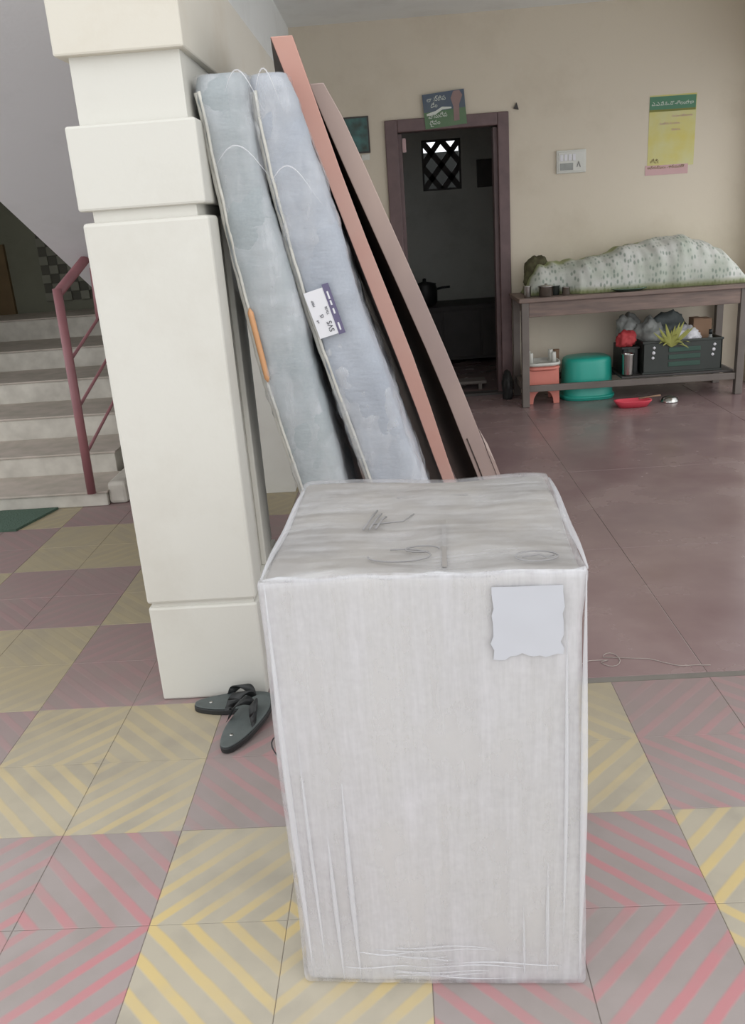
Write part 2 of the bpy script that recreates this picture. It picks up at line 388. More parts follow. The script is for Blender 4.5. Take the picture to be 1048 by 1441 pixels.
bm = bmesh.new(); tube(bm, [(-1.80, 4.60, .09), (-1.80, 4.62, .6), (-1.80, 4.64, 1.225)], .025, 14); obj('post', bm, 'red_rail', rl)
sl = .30
def rail(z, r, y0=4.64, L=2.4):
    bm = bmesh.new(); tube(bm, [(-1.80, y0, z), (-1.80, y0+L, z+L*sl)], r, 10); obj('rail', bm, 'red_rail', rl)
rail(1.2, .028); rail(.84, .009); rail(.58, .009); rail(.32, .009)
bm = bmesh.new(); tube(bm, [(-1.80, 5.25, 1.0), (-1.80, 5.3, 1.38)], .03, 10); obj('rail_bracket', bm, 'red_rail', rl)
for y in (5.6, 6.6): 
    bm = bmesh.new(); tube(bm, [(-1.80, y, interp([(5.5, .22), (6.1, .36), (6.7, .5)], y)), (-1.80, y, 1.2+(y-4.64)*sl)], .014, 8); obj('baluster', bm, 'red_rail', rl)
# chequered pierced blocks
jl = thing('breeze_block_screen', 'chequered pierced block screen on the stair landing wall', 'wall screen', (-3.23, 8.05, .95))
box('backing', 0, .8, -.01, -.001, 0, .75, 'block_dark', jl)
for i in range(9):
    for j in range(9):
        if (i+j) % 2 == 0: box('block', i*.083+.002, i*.083+.081, -.035, -.01, j*.08+.002, j*.08+.078, 'block_pale', jl, .003)
gm = box('door_mat', -2.9, -2.02, 4.27, 4.625, 0, .012, 'mat'); tag(gm, 'dark green carpet mat at the foot of the stairs', 'mat')
for v in gm.data.vertices:
    if v.co.x > -2.1 and v.co.y < 4.4: v.co.x -= .1

# ------------------------------------------------------------------ wrapped box
wb = thing('wrapped_carton', 'large carton wrapped in clear stretch film standing on the striped tiles', 'wrapped box', (.029, 1.58, 0), math.radians(-3))
def block(bm, w, d, h, r, nx, ny, nzz, disp, taper=None):
    def coords(n, L):
        # denser near the ends
        t = [i/n for i in range(n+1)]
        return [(-L/2 + L*(.5-.5*math.cos(PI*q)*.35-.5*(1-2*q)*.65)) for q in t]
    X = coords(nx, w); Yc = coords(ny, d); Zc = coords(nzz, h)
    cache = {}
    def V(x, y, z):
        k = (round(x, 6), round(y, 6), round(z, 6))
        if k in cache: return cache[k]
        p = Vector((x, y, z)); q = Vector((max(-w/2+r, min(w/2-r, x)), max(-d/2+r, min(d/2-r, y)), max(-h/2+r, min(h/2-r, z))))
        dv = p-q
        if dv.length > 1e-9: p = q+dv.normalized()*r if min(sum(1 for c in dv if abs(c) > 1e-9), 2) == 2 else p
        nrm = (p-q).normalized() if (p-q).length > 1e-9 else Vector((0, 0, 1))
        p.z += h/2
        p = disp(p, nrm)
        cache[k] = bm.verts.new(p); return cache[k]
    def grid(A, B, f):
        for a0, a1 in zip(A, A[1:]):
            for b0, b1 in zip(B, B[1:]):
                try: fc = bm.faces.new((V(*f(a0, b0)), V(*f(a1, b0)), V(*f(a1, b1)), V(*f(a0, b1)))); fc.smooth = True
                except ValueError: pass
    for s in (-1, 1):
        grid(X, Zc, lambda a, b: (a, s*d/2, b)); grid(Yc, Zc, lambda a, b: (s*w/2, a, b)); grid(X, Yc, lambda a, b: (a, b, s*h/2))
WB, DB, HB = .552, .545, .888
def bdisp(off, amp, seed):
    def f(p, n):
        k = nz(p, 3.5, seed)*.0035*amp + nz((p.x*2, p.y*2, p.z*.5), 5, seed+2)*.0028*amp + nz((p.x, p.y, p.z*.3), 28, seed+5)*.0010*amp
        p = p + n*(k+off)
        t = p.z/HB
        if p.z < .1: p.z = max(p.z, .0)
        p.x *= 1.0 - .004*t; p.x -= .017*t*(.5+.5*math.tanh(p.x*12))                                # swells slightly towards the top
        p.x += .010*max(0, (t-.9)/.1)*(1 if p.x > .2 else 0)
        if t > .97: p.z += .010*nz((p.x, p.y, 0), 6, 3) - .018*max(0, abs(p.x)/.27-.8)
        p.z = max(p.z, .001)
        return p
    return f
bm = bmesh.new(); block(bm, WB, DB, HB, .014, 34, 34, 46, bdisp(0, 1, 1))
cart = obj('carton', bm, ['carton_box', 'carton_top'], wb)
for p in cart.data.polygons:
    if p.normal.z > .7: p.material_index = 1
bm = bmesh.new(); block(bm, WB+.009, DB+.009, HB+.005, .012, 60, 50, 80, bdisp(.002, 1.0, 1))
bmesh.ops.delete(bm, geom=[f for f in bm.faces if f.calc_center_median().z < .004], context='FACES')
fl_ = obj('stretch_film', bm, ['film_box', 'film_top'], wb)
for p in fl_.data.polygons:
    if p.normal.z > .7: p.material_index = 1
fl_['label'] = 'clear stretch film with fine streaks'
# gathered folds of film: vertical ones down the face, level ones round the foot
rf = random.Random(11)
def fold(pts, r, m='film_fold'):
    bm = bmesh.new(); tube(bm, pts, r, 6); o = obj('film_fold', bm, M[m], wb, recalc=True); return o
n_ = N('film_fold_plastic'); M['film_fold'] = n_.bsdf(lin((226, 227, 231)), .28, alpha=.42, spec=.6)
fy = -DB/2-.0085
for x, z0, z1, r in ((-.262, .02, .88, .007), (.266, .02, .88, .007), (-.2, .01, .38, .005), (-.165, .01, .48, .006), (-.235, .05, .6, .004), (.205, .02, .3, .004), (.16, .01, .2, .003), (.235, .1, .8, .004)):
    pts = [(x*(1+.02*z/HB)+.0015*math.sin(z*7+x*20), fy+.003, z) for z in [z0+(z1-z0)*k/14 for k in range(15)]]
    fold(pts, [max(.0006, r*math.sin(PI*(k+.5)/15)) for k in range(15)])
for k in range(11):
    z = .022+k*.0075+rf.uniform(-.003, .003); x0 = rf.uniform(-.22, -.02); x1 = x0+rf.uniform(.12, .26)
    fold([(x0+(x1-x0)*t/8, fy+.002, z+.004*math.sin(t*.8+k)) for t in range(9)], [.0004+.0014*math.sin(PI*t/8) for t in range(9)])
for sx_ in (-1, 1):                                    # film pulled round the upper edges
    fold([(sx_*.274, -.26+.52*k/10, .884+.004*math.sin(k)) for k in range(11)], [.002+.005*math.sin(PI*k/10) for k in range(11)])
fold([(-.27+.54*k/20, -.268, .884+.003*math.sin(k*1.3)) for k in range(21)], [.002+.003*abs(math.sin(k)) for k in range(21)])
# paper sheet under the film, tape and pen marks
bm = bmesh.new()
def sheet(x0, x1, z0, z1, y, name, m):
    bm = bmesh.new(); nx_, nz_ = 12, 10; g = {}
    for i in range(nx_+1):
        for j in range(nz_+1):
            x = x0+(x1-x0)*i/nx_+ (.008*nz((0, j, 0), .7, 2) if i in (0, nx_) else 0); z = z0+(z1-z0)*j/nz_+(.01*nz((i, 0, 0), .7, 4) if j == 0 else 0)
            g[i, j] = bm.verts.new((x, y+.002*nz((x, 0, z), 18), z))
    for i in range(nx_):
        for j in range(nz_): bm.faces.new((g[i, j], g[i+1, j], g[i+1, j+1], g[i, j+1])).smooth = True
    return obj(name, bm, m, wb)
sheet(.115, .232, .735, .865, fy-.0015, 'paper_sheet', 'under_paper')['label'] = 'white paper sheet under the film'
def mark(pts, r=.0016, m='ink'):
    bm = bmesh.new(); tube(bm, pts, r, 5); obj('pen_mark', bm, m, wb)
TZ = HB+.0015
def topz(x, y): return TZ+.004
mark([(.195+.036*math.cos(a*PI/10), -.222+.022*math.sin(a*PI/10), topz(0, 0)) for a in range(21)])
mark([(.17, -.225, topz(0, 0)), (.2, -.215, topz(0, 0)), (.21, -.228, topz(0, 0)), (.225, -.22, topz(0, 0))])
mark([(-.04+.055*math.cos(a*PI/10+PI), -.2+.026*math.sin(a*PI/10+PI)*(1+.2*(a > 10)), topz(0, 0)) for a in range(17)])
mark([(.0+.03*math.cos(a*PI/8), -.17+.014*math.sin(a*PI/8), topz(0, 0)) for a in range(14)])
for k in range(3): mark([(-.115+k*.012, -.06+.002*k, topz(0, 0)), (-.105+k*.012, .0, topz(0, 0)), (-.095+k*.01, .05-.02*k, topz(0, 0))], .002)
mark([(-.1, -.03, topz(0, 0)), (-.04, -.02, topz(0, 0)), (-.02, .02, topz(0, 0))], .0016)
box('packing_tape', .035, .043, -.25, -.02, TZ+.001, TZ+.0026, 'tape', wb)
box('packing_tape', -.06, .09, .135, .143, TZ+.001, TZ+.0026, 'tape', wb)
for o in wb.children:
    if o.name.startswith('packing_tape'): o['label'] = 'dark strip of tape under the film'

# ------------------------------------------------------------------ mattresses
def mattress(name, label, prof, Yt, Yb, depth, m, seed, wrap_label):
    """prof: (z, x_left, x_right)"""
    root = thing(name, label, 'mattress', ((prof[0][1]+prof[0][2])/2, Yb, 0), 0, 'wrapped mattresses leaning on the pillar')
    base = Vector(root.location)
    z1 = prof[-1][0]
    L = [(p[0], p[1]) for p in prof]; R = [(p[0], p[2]) for p in prof]
    def ring(bm, z, off, amp, sd, n=72, r=.045):
        a, b = interp(L, z)-off, interp(R, z)+off
        y0 = Yb+(Yt-Yb)*z/z1-off; y1 = y0+depth+2*off
        end = min(1, max(0, (z1+off-z)/.05), max(.55, (z+.03)/.04)) ** .5 if z > z1-.05 else 1
        cx, cy = (a+b)/2, (y0+y1)/2; hw, hd = (b-a)/2*(.86+.14*end), (y1-y0)/2*(.92+.08*end)
        out = []
        per = 2*(hw+hd)*2
        for k in range(n):
            s = per*k/n
            for ux, uy, ln in ((1, 0, 2*hw), (0, 1, 2*hd), (-1, 0, 2*hw), (0, -1, 2*hd)):
                if s <= ln: break
                s -= ln
            if (ux, uy) == (1, 0): p = [-hw+s, -hd]
            elif (ux, uy) == (0, 1): p = [hw, -hd+s]
            elif (ux, uy) == (-1, 0): p = [hw-s, hd]
            else: p = [-hw, hd-s]
            rr = min(r, hw*.8)
            q = [max(-hw+rr, min(hw-rr, p[0])), max(-hd+rr, min(hd-rr, p[1]))]
            d = Vector((p[0]-q[0], p[1]-q[1], 0)); dn = d.normalized() if d.length > 1e-9 else Vector((0, 0, 0))
            if d.length > 1e-9: p = [q[0]+dn.x*rr, q[1]+dn.y*rr]
            P = Vector((cx+p[0], cy+p[1], z))
            dv = amp*(.010*nz((P.x, P.y, P.z*.8), 5, sd)+.006*nz((P.x*1.5, P.y, P.z), 14, sd+1)+.003*nz(P, 38, sd+2))
            out.append(bm.verts.new(P+dn*dv-base))
        return out
    def body(bm, off, amp, sd, rows):
        zs = [.004+(z1-.004)*k/rows for k in range(rows+1)]
        rings = [ring(bm, z, off, amp, sd) for z in zs]
        for A, B in zip(rings, rings[1:]):
            n = len(A)
            for k in range(n): bm.faces.new((A[k], A[(k+1) % n], B[(k+1) % n], B[k])).smooth = True
        for rg, dz in ((rings[0], 0), (rings[-1], .012)):
            c = bm.verts.new(sum((v.co for v in rg), Vector())/len(rg)+Vector((0, 0, dz)))
            for k in range(len(rg)): bm.faces.new((rg[k], rg[(k+1) % len(rg)], c)).smooth = True
    bm = bmesh.new(); body(bm, 0, 1, seed, 90); obj('ticking', bm, m, root)
    bm = bmesh.new(); body(bm, .005, 1.9, seed+.6, 150); o = obj('polythene_sleeve', bm, 'film_mattress', root); o['label'] = wrap_label
    # pale bound seam down the left front edge
    for dx, r in ((.003, .009), (.013, .005)):
        bm = bmesh.new(); pts = []
        for k in range(60):
            z = .02+(z1-.06)*k/59; x = interp(L, z)+dx; y = Yb+(Yt-Yb)*z/z1+(.03 if dx < .01 else .008)
            pts.append(Vector((x+.003*nz((0, 0, z), 16, seed)+.0, y+.001, z))-base)
        tube(bm, pts, r, 8); obj('seam', bm, 'seam', root)
    return root, base, L, R, z1
shift = lambda P, d: [(z, max(a+d, -.492 if z < 1.745 else -.512), b) for z, a, b in P]
P1 = shift([(0.010,-0.242,-0.098),(0.200,-0.278,-0.131),(0.400,-0.316,-0.165),(0.600,-0.355,-0.200),(0.800,-0.394,-0.235),(1.000,-0.431,-0.264),(1.200,-0.455,-0.289),(1.400,-0.478,-0.325),(1.600,-0.499,-0.353),(1.750,-0.505,-0.367),(1.85,-0.522,-0.367)], .004)
P2 = [(0.010,0.020,0.214),(0.200,-0.028,0.163),(0.400,-0.078,0.109),(0.600,-0.128,0.056),(0.800,-0.178,0.002),(1.000,-0.228,-0.054),(1.200,-0.277,-0.112),(1.400,-0.314,-0.150),(1.600,-0.343,-0.194),(1.750,-0.358,-0.235),(1.844,-0.36,-0.262)]
m1, b1, L1, R1, z1 = mattress('wrapped_mattress', 'teal grey mattress in clear polythene leaning against the cream pillar', P1, 2.5, 2.75, .64, 'matt_a', 3, 'clear crinkled polythene')
m2, b2, L2, R2, z2 = mattress('wrapped_mattress', 'blue grey mattress in polythene with a white printed label near its middle', P2, 2.52, 2.85, .48, 'matt_b', 9, 'clear crinkled polythene')
# orange tape beside the seam of the first
bm = bmesh.new(); pts = []
def fy1(z, Yt, Yb, zz): return Yb+(Yt-Yb)*z/zz
for k in range(18):
    z = 1.0+.23*k/17; pts.append(Vector((interp(L1, z)+.018, fy1(z, 2.5, 2.75, z1)-.004, z))-b1)
tube(bm, pts, [.002]+[.009]*16+[.002], 8); obj('orange_strip', bm, 'orange', m1)['label'] = 'orange strip along the seam'
# twisted film tails hanging at the top
for root, base, x, y, z, dx in ((m1, b1, -.42, 2.49, 1.80, .1), (m1, b1, -.47, 2.5, 1.62, .16), (m2, b2, -.34, 2.5, 1.80, .07), (m2, b2, -.33, 2.51, 1.56, .14)):
    bm = bmesh.new(); tube(bm, [Vector((x+dx*t/12, y-.006-.014*math.sin(PI*t/12), z+.055*math.sin(t*.32)-.02*t/12))-base for t in range(13)], [.0005+.0018*math.sin(PI*t/12+.2)**2 for t in range(13)], 5); obj('film_tail', bm, 'film_fold', root)
# printed label on the second: a local frame on the mattress front
def on_front(z, u): return Vector((interp(L2, z)+u, fy1(z, 2.52, 2.85, z2)-.009, z))-b2
ax = (on_front(1.3, 0)-on_front(1.05, 0)).normalized()
lab = bpy.data.objects.new('label_sticker', None); COL.objects.link(lab); lab.parent = m2
zc = 1.20
bmL = bmesh.new()
nY = Vector((0, -1, -.15)).normalized(); xr_ = ax.cross(nY).normalized()*-1
if xr_.x < 0: xr_ = -xr_
nn = xr_.cross(ax).normalized()
if nn.y > 0: nn = -nn
mtx = Matrix((xr_, ax, nn)).transposed().to_4x4(); mtx.translation = on_front(zc, .060)+nn*.004
mtx = mtx @ Matrix.Rotation(math.radians(2), 4, 'Z') @ Matrix.Scale(.86, 4)
def panel(name, x0, x1, y0, y1, z, m, parent=m2):
    bm = bmesh.new(); bx(bm, x0, x1, y0, y1, z-.001, z); bmesh.ops.transform(bm, matrix=mtx, verts=bm.verts); return obj(name, bm, m, parent)
bpy.data.objects.remove(lab)
M['purple'] = mat('purple_print', (104, 98, 128), .5, .1); M['print'] = mat('black_print', (62, 64, 70), .5, .1)
lb = panel('label_sticker', -.048, .042, -.085, .085, .004, 'paper'); lb['label'] = 'white label with a purple band and black print'
panel('label_band', .022, .046, -.09, .095, .0056, 'purple', lb)
for k, (y, h_) in enumerate(((.06, .02), (.03, .012), (.0, .014), (-.055, .02))):
    bm = bmesh.new(); bx(bm, .030, .036, y-h_, y+h_*.4, .0056, .0066); bmesh.ops.transform(bm, matrix=mtx, verts=bm.verts); obj('label_lettering', bm, 'paper', lb)
def ltext(s, size, x, y, rot=PI/2, m='print'):
    cu = bpy.data.curves.new('label_lettering', 'FONT'); cu.body = s; cu.size = size; cu.extrude = .0004; cu.materials.append(M[m])
    o = bpy.data.objects.new('label_lettering', cu); COL.objects.link(o); tomesh(o, 'label_lettering', mtx @ Matrix.Translation((x, y, .0062)) @ Matrix.Rotation(rot, 4, 'Z'), lb)
ltext('SVS', .026, .012, -.072, m='print'); ltext('72x36', .012, .014, -.01); ltext('IS', .018, -.008, -.015); ltext('MRP', .012, -.024, .03); ltext('x4', .012, -.03, -.03)

# ------------------------------------------------------------------ leaning boards
def board(name, label, prof, Yt, Yb, depth, skew, edge, face, taper=.5):
    root = thing(name, label, 'board', ((prof[0][1]+prof[0][2])/2, Yb, 0), 0, 'boards leaning behind the carton'); base = Vector(root.location)
    z1 = prof[-1][0]; bm = bmesh.new(); rows = []
    for z, a, b in prof:
        y = Yb+(Yt-Yb)*z/z1
        rows.append([bm.verts.new(Vector(p)-base) for p in ((a, y, z), (b, y, z), (b-skew*(1-taper*z/z1), y+depth, z), (a-skew*(1-taper*z/z1), y+depth, z))])
    for A, B in zip(rows, rows[1:]):
        for k in range(4):
            f = bm.faces.new((A[k], A[(k+1) % 4], B[(k+1) % 4], B[k])); f.material_index = 1 if k in (1, 3) else 0
    bm.faces.new(rows[0][::-1]); bm.faces.new(rows[-1])
    obj('panel', bm, [edge, face], root, .003)
    return root, base
A_ = [(0.004,0.280,0.324),(0.200,0.223,0.268),(0.400,0.164,0.210),(0.600,0.105,0.155),(0.800,0.049,0.103),(1.000,-0.010,0.047),(1.200,-0.072,-0.017),(1.400,-0.133,-0.082),(1.600,-0.194,-0.143),(1.750,-0.242,-0.185),(1.945,-0.302,-0.240)]
B_ = [(0.004,0.438,0.521),(0.200,0.370,0.451),(0.400,0.300,0.379),(0.600,0.233,0.309),(0.800,0.167,0.239),(1.000,0.096,0.166),(1.200,0.021,0.090),(1.400,-0.055,0.012),(1.600,-0.131,-0.066),(1.750,-0.186,-0.127),(1.840,-0.217,-0.173)]
ra, ba = board('leaning_board', 'salmon edged board leaning beside the wrapped mattresses', A_, 2.62, 3.3, .62, .11, 'salmon', 'boardface', .4)
rb, bb_ = board('leaning_board', 'brown edged board with a torn edge, outermost of the leaning stack', B_, 2.75, 3.5, .62, .12, 'board', 'boardface', 0)
# split veneer strip low on the outer board
bm = bmesh.new(); pts = []
for z in (.0, .2, .4, .5, .58):
    y = 3.5+(2.75-3.5)*z/1.84; x = interp([(p[0], p[2]) for p in B_], z)
    w = .012 if z < .55 else 0
    pts.append((x, y, z, w))
prev = None
for x, y, z, w in pts:
    r_ = [bm.verts.new(Vector(p)-bb_) for p in ((x+.001, y-.004, z), (x+.001+w+.002, y-.004, z), (x+.001+w+.002, y+.3, z), (x+.001, y+.3, z))]
    if prev:
        for k in range(4): bm.faces.new((prev[k], prev[(k+1) % 4], r_[(k+1) % 4], r_[k]))
    prev = r_
obj('torn_veneer', bm, 'board', rb)
bm = bmesh.new(); tube(bm, [Vector((interp([(p[0], p[1]) for p in B_], z)+.018+.002*math.sin(z*30), 3.5-.75*z/1.84-.002, z))-bb_ for z in (.05, .2, .35, .5, .62)], .0025, 6); obj('crack', bm, 'boardface', rb)

# ------------------------------------------------------------------ table
TX0, TX1, TY0, TY1, TH = .93, 2.60, 6.52, 7.06, .822
tb = thing('wooden_table', 'long brown wooden table against the back wall beside the doorway', 'table', ((TX0+TX1)/2, (TY0+TY1)/2, 0))
def tbox(name, x0, x1, y0, y1, z0, z1, m, b=.004):
    cx, cy = tb.location.x, tb.location.y; return box(name, x0-cx, x1-cx, y0-cy, y1-cy, z0, z1, m, tb, b)
tbox('table_top', TX0-.02, TX1+.03, TY0-.02, TY1, TH-.03, TH, 'tablewood')
for x in (TX0, TX1-.055):
    for y in (TY0, TY1-.06): tbox('leg', x, x+.055, y, y+.055, 0, TH-.03, 'legwood')
tbox('apron', TX0+.055, TX1-.055, TY0+.008, TY0+.03, TH-.14, TH-.03, 'tablewood')
tbox('apron', TX0+.055, TX1-.055, TY1-.03, TY1-.01, TH-.14, TH-.03, 'tablewood')
tbox('rail', TX0+.055, TX1-.055, TY0+.01, TY0+.04, .115, .165, 'legwood')
tbox('rail', TX0+.055, TX1-.055, TY1-.045, TY1-.015, .115, .165, 'legwood')
for x in (TX0+.01, TX1-.045): tbox('rail', x, x+.035, TY0+.055, TY1-.06, .115, .165, 'legwood')
for k in range(3): tbox('shelf_plank', TX0+.765, TX1-.06, TY0+.05+k*.155, TY0+.195+k*.155, .165, .182, 'darkwood')

# cloth heap
def cloth_material():
    n = N('printed_cotton_cloth'); c = n.n('ShaderNodeTexCoord')
    v = n.n('ShaderNodeTexVoronoi'); v.inputs['Scale'].default_value = 34; v.inputs['Randomness'].default_value = .55
    mp = n.n('ShaderNodeMapping'); mp.inputs['Scale'].default_value = (1.15, .6, .6); n.l(c.outputs['Object'], mp.inputs[0]); n.l(mp.outputs[0], v.inputs['Vector'])
    dots = n.ramp(v.outputs['Distance'], .22, .42, (1, 1, 1, 1), (0, 0, 0, 1))
    base = n.mix(n.ramp(n.noise(5, 4), .4, .62), lin((200, 201, 195)), lin((178, 184, 172)))
    col = n.mix(n.math('MULTIPLY', dots, .75), base, lin((126, 140, 128)))
    sep = n.n('ShaderNodeSeparateXYZ'); n.l(c.outputs['Object'], sep.inputs[0])
    # woven green border along the hem and the upper left end
    hem = n.n('ShaderNodeMapRange'); n.l(sep.outputs['Z'], hem.inputs[0])
    for k, v_ in (('From Min', .015), ('From Max', .055), ('To Min', .75), ('To Max', 0)): hem.inputs[k].default_value = v_
    top = n.n('ShaderNodeMapRange'); d = n.math('SUBTRACT', sep.outputs['Y'], n.math('MULTIPLY', sep.outputs['X'], .10)); n.l(d, top.inputs[0])
    for k, v_ in (('From Min', .02), ('From Max', .08), ('To Min', 0), ('To Max', .75)): top.inputs[k].default_value = v_
    col = n.mix(n.math('MAXIMUM', hem.outputs[0], top.outputs[0]), col, lin((140, 148, 84)))
    return n.bsdf(col, .85, bump=n.noise(60, 2), bstr=.3, bdist=.003)
M['cloth'] = cloth_material()
HP = [(1.0, .0), (1.04, .12), (1.10, .2), (1.2, .225), (1.33, .225), (1.6, .275), (1.76, .31), (2.02, .35), (2.18, .355), (2.32, .31), (2.45, .245), (2.55, .15), (2.62, .05), (2.64, 0)]
ch = thing('cloth_heap', 'green and white printed cloth draped over a long heap on the table', 'cloth', (1.8, 6.8, TH))
bm = bmesh.new(); nx_, ny_ = 130, 34; g = {}
for i in range(nx_+1):
    x = 1.0+1.64*i/nx_; H = interp(HP, x)
    for j in range(ny_+1):
        v = j/ny_; a = v*PI; y0 = 6.575+.09*max(0, min(1, (1.38-x)/.1))+ .02*nz((x, 0, 0), 9, 3); y1 = 7.08
        y = (y0+y1)/2-(y1-y0)/2*math.cos(a)
        prof_ = max(0, math.sin(a))**.62
        foldv = .034*abs(nz((x*2.2+.35*v, v*.5, 0), 5, 6))+.012*nz((x*3+v*.8, v, 0), 9, 2)
        z = H*prof_*(1+.10*nz((x, v, 0), 5, 8))+foldv*math.sin(a)**.5*(H > .02)
        ybulge = -.045*nz((x*2.6+.4*v, 0, v*.6), 6, 12)*math.sin(a)
        g[i, j] = bm.verts.new((x-1.8, min(y+ybulge, 7.085)-6.8, max(.002, z+.002)))
for i in range(nx_):
    for j in range(ny_): bm.faces.new((g[i, j], g[i+1, j], g[i+1, j+1], g[i, j+1])).smooth = True
o = obj('cloth', bm, 'cloth', ch); sm = o.modifiers.new('thick', 'SOLIDIFY'); sm.thickness = .004
# crumpled dark olive lump at left
def blob(name, c, r, m, seed, amp=.25, n=24, label=None, cat=None, parent=None, flat=True):
    bm = bmesh.new(); bmesh.ops.create_icosphere(bm, subdivisions=4, radius=1)
    for v in bm.verts:
        d = 1+amp*(nz(v.co, 1.6, seed)+.5*nz(v.co, 4, seed+1)+.25*nz(v.co, 9, seed+2))
        v.co = Vector((v.co.x*r[0], v.co.y*r[1], v.co.z*r[2]))*d
        if flat: v.co.z = max(v.co.z, -r[2]*.7)
    zz = min(v.co.z for v in bm.verts)
    for v in bm.verts: v.co.z -= zz
    o = obj(name, bm, m, parent, smooth=True); o.location = c
    if label: tag(o, label, cat)
    return o
blob('cloth_bundle', (1.10, 6.90, TH+.001), (.10, .08, .165), 'olive', 5, .3, label='dark olive crumpled bundle at the left end of the table', cat='bundle')
# steel vessels and plate
def vessel(name, label, cat, x, y, r, h, z=TH, m='steel', lidded=False, group=None):
    t = thing(name, label, cat, (x, y, z), 0, group); bm = bmesh.new()
    lathe(bm, [(r*.85, 0), (r*.95, h*.08), (r, h*.9), (r*1.1, h*.97), (r*1.1, h), (r*.95, h), (r*.9, h*.9), (r*.85, h*.1), (0, h*.08)], seg=24)
    obj('body', bm, m, t)
    if lidded:
        bm = bmesh.new(); lathe(bm, [(r*1.12, h*1.0), (r*1.12, h*1.04), (r*.6, h*1.12), (.008, h*1.14), (.012, h*1.25), (0, h*1.27)], seg=24); obj('lid', bm, m, t)
    return t
vessel('steel_pot', 'wide lidded steel pot near the left end of the table', 'pot', 1.125, 6.60, .055, .075, lidded=True)
vessel('steel_tumbler', 'steel tumbler at the left corner of the table', 'tumbler', .985, 6.60, .028, .085)
vessel('steel_tumbler', 'short steel cup right of the lidded pot', 'tumbler', 1.275, 6.60, .03, .06)
vessel('dark_pot', 'small dark pot between the steel pot and the short cup', 'pot', 1.205, 6.66, .03, .07, m='black')
t = thing('steel_plate', 'shallow greenish steel plate in front of the draped heap', 'plate', (1.735, 6.575, TH)); bm = bmesh.new()
lathe(bm, [(.09, 0), (.115, .014), (.13, .018), (.13, .022), (.112, .018), (.085, .005), (0, .005)], seg=36, sy=.5); obj('dish', bm, mat('greenish_steel', (120, 146, 130), .25, .1, metal=.8), t)

# ------------------------------------------------------------------ under the table
def stool(loc, rz, up, label):
    t = thing('plastic_stool', label, 'stool', loc, rz, None)
    return t
t = thing('plastic_stool', 'coral plastic stool with arched legs standing under the table left end', 'stool', (1.105, 6.74, 0))
bm = bmesh.new()
w, d, h, th = .125, .12, .27, .012
def arch_wall(bm, axis, off, half, h, th, legw=.045):
    pts = [(-half, 0), (-half+legw, 0)]
    for k in range(9):
        a = PI-PI*k/8; pts.append(((half-legw)*math.cos(a), .0+.11*math.sin(a)))
    pts += [(half-legw, 0), (half, 0), (half*.96, h), (-half*.96, h)]
    prism(bm, pts, axis, off-th/2, off+th/2)
arch_wall(bm, 'y', -d+.006, w, h, th); obj('leg_panel', bm, 'coral', t, .003)
bm = bmesh.new(); arch_wall(bm, 'y', d-.006, w, h, th); obj('leg_panel', bm, 'coral', t, .003)
bm = bmesh.new(); arch_wall(bm, 'x', -w+.012, d-.012, h, th); obj('leg_panel', bm, 'coral', t, .003)
bm = bmesh.new(); arch_wall(bm, 'x', w-.012, d-.012, h, th); obj('leg_panel', bm, 'coral', t, .003)
bm = bmesh.new(); lathe(bm, [(.128, h-.01), (.135, h), (.135, h+.012), (.11, h+.018), (0, h+.018)], seg=32, power=5); obj('seat', bm, 'coral', t)
t = thing('plastic_stool', 'white plastic stool upside down on top of the coral one', 'stool', (1.105, 6.74, .29))
bm = bmesh.new(); lathe(bm, [(0, 0), (.12, 0), (.142, .012), (.142, .03), (.128, .03), (.12, .014), (0, .014)], seg=32, power=4); obj('seat', bm, 'white_plastic', t)
for sx_ in (-1, 1):
    for sy_ in (-1, 1):
        bm = bmesh.new(); lathe(bm, [(.02, .012), (.018, .1), (.016, .104), (.013, .1), (.013, .03)], c=(sx_*.088, sy_*.07, 0), seg=14); obj('leg', bm, 'white_plastic', t)
t = thing('plastic_tub', 'teal plastic tub upside down on the floor behind the table rail', 'tub', (1.475, 6.80, 0))
bm = bmesh.new(); lathe(bm, [(.205, .0), (.208, .012), (.198, .02), (.195, .1), (.186, .29), (.178, .315), (.155, .325), (0, .327)], seg=48, sy=.85, power=2.8); obj('body', bm, 'teal', t)
bm = bmesh.new(); lathe(bm, [(.200, .012), (.212, .012), (.212, .03), (.198, .034)], seg=48, sy=.85, power=2.8); obj('rim', bm, 'teal', t)
vessel('small_jar', 'tall narrow brown jar behind the gap between stool and tub', 'jar', 1.262, 6.94, .022, .37, z=0, m='carton')
t = thing('plastic_dish', 'pink red oval plastic dish on the floor before the table', 'dish', (1.72, 6.33, 0)); bm = bmesh.new()
lathe(bm, [(.105, 0), (.13, .035), (.138, .045), (.138, .05), (.125, .048), (.1, .01), (0, .01)], seg=40, sy=.5, power=3); obj('bowl', bm, 'pink', t)
bm = bmesh.new(); tube(bm, [(.05, .02, .052), (.13, .04, .056), (.22, .055, .06)], [.006, .005, .007], 8); o = obj('wooden_spoon', bm, 'carton'); o.location = (1.72, 6.33, 0); tag(o, 'thin pale handle sticking out of the pink dish', 'spoon')
t = thing('steel_bowl', 'small overturned steel bowl on the floor right of the pink dish', 'bowl', (2.02, 6.42, 0)); bm = bmesh.new()
lathe(bm, [(.066, 0), (.066, .005), (.055, .03), (.03, .042), (0, .044)], seg=28); obj('body', bm, 'steel', t)
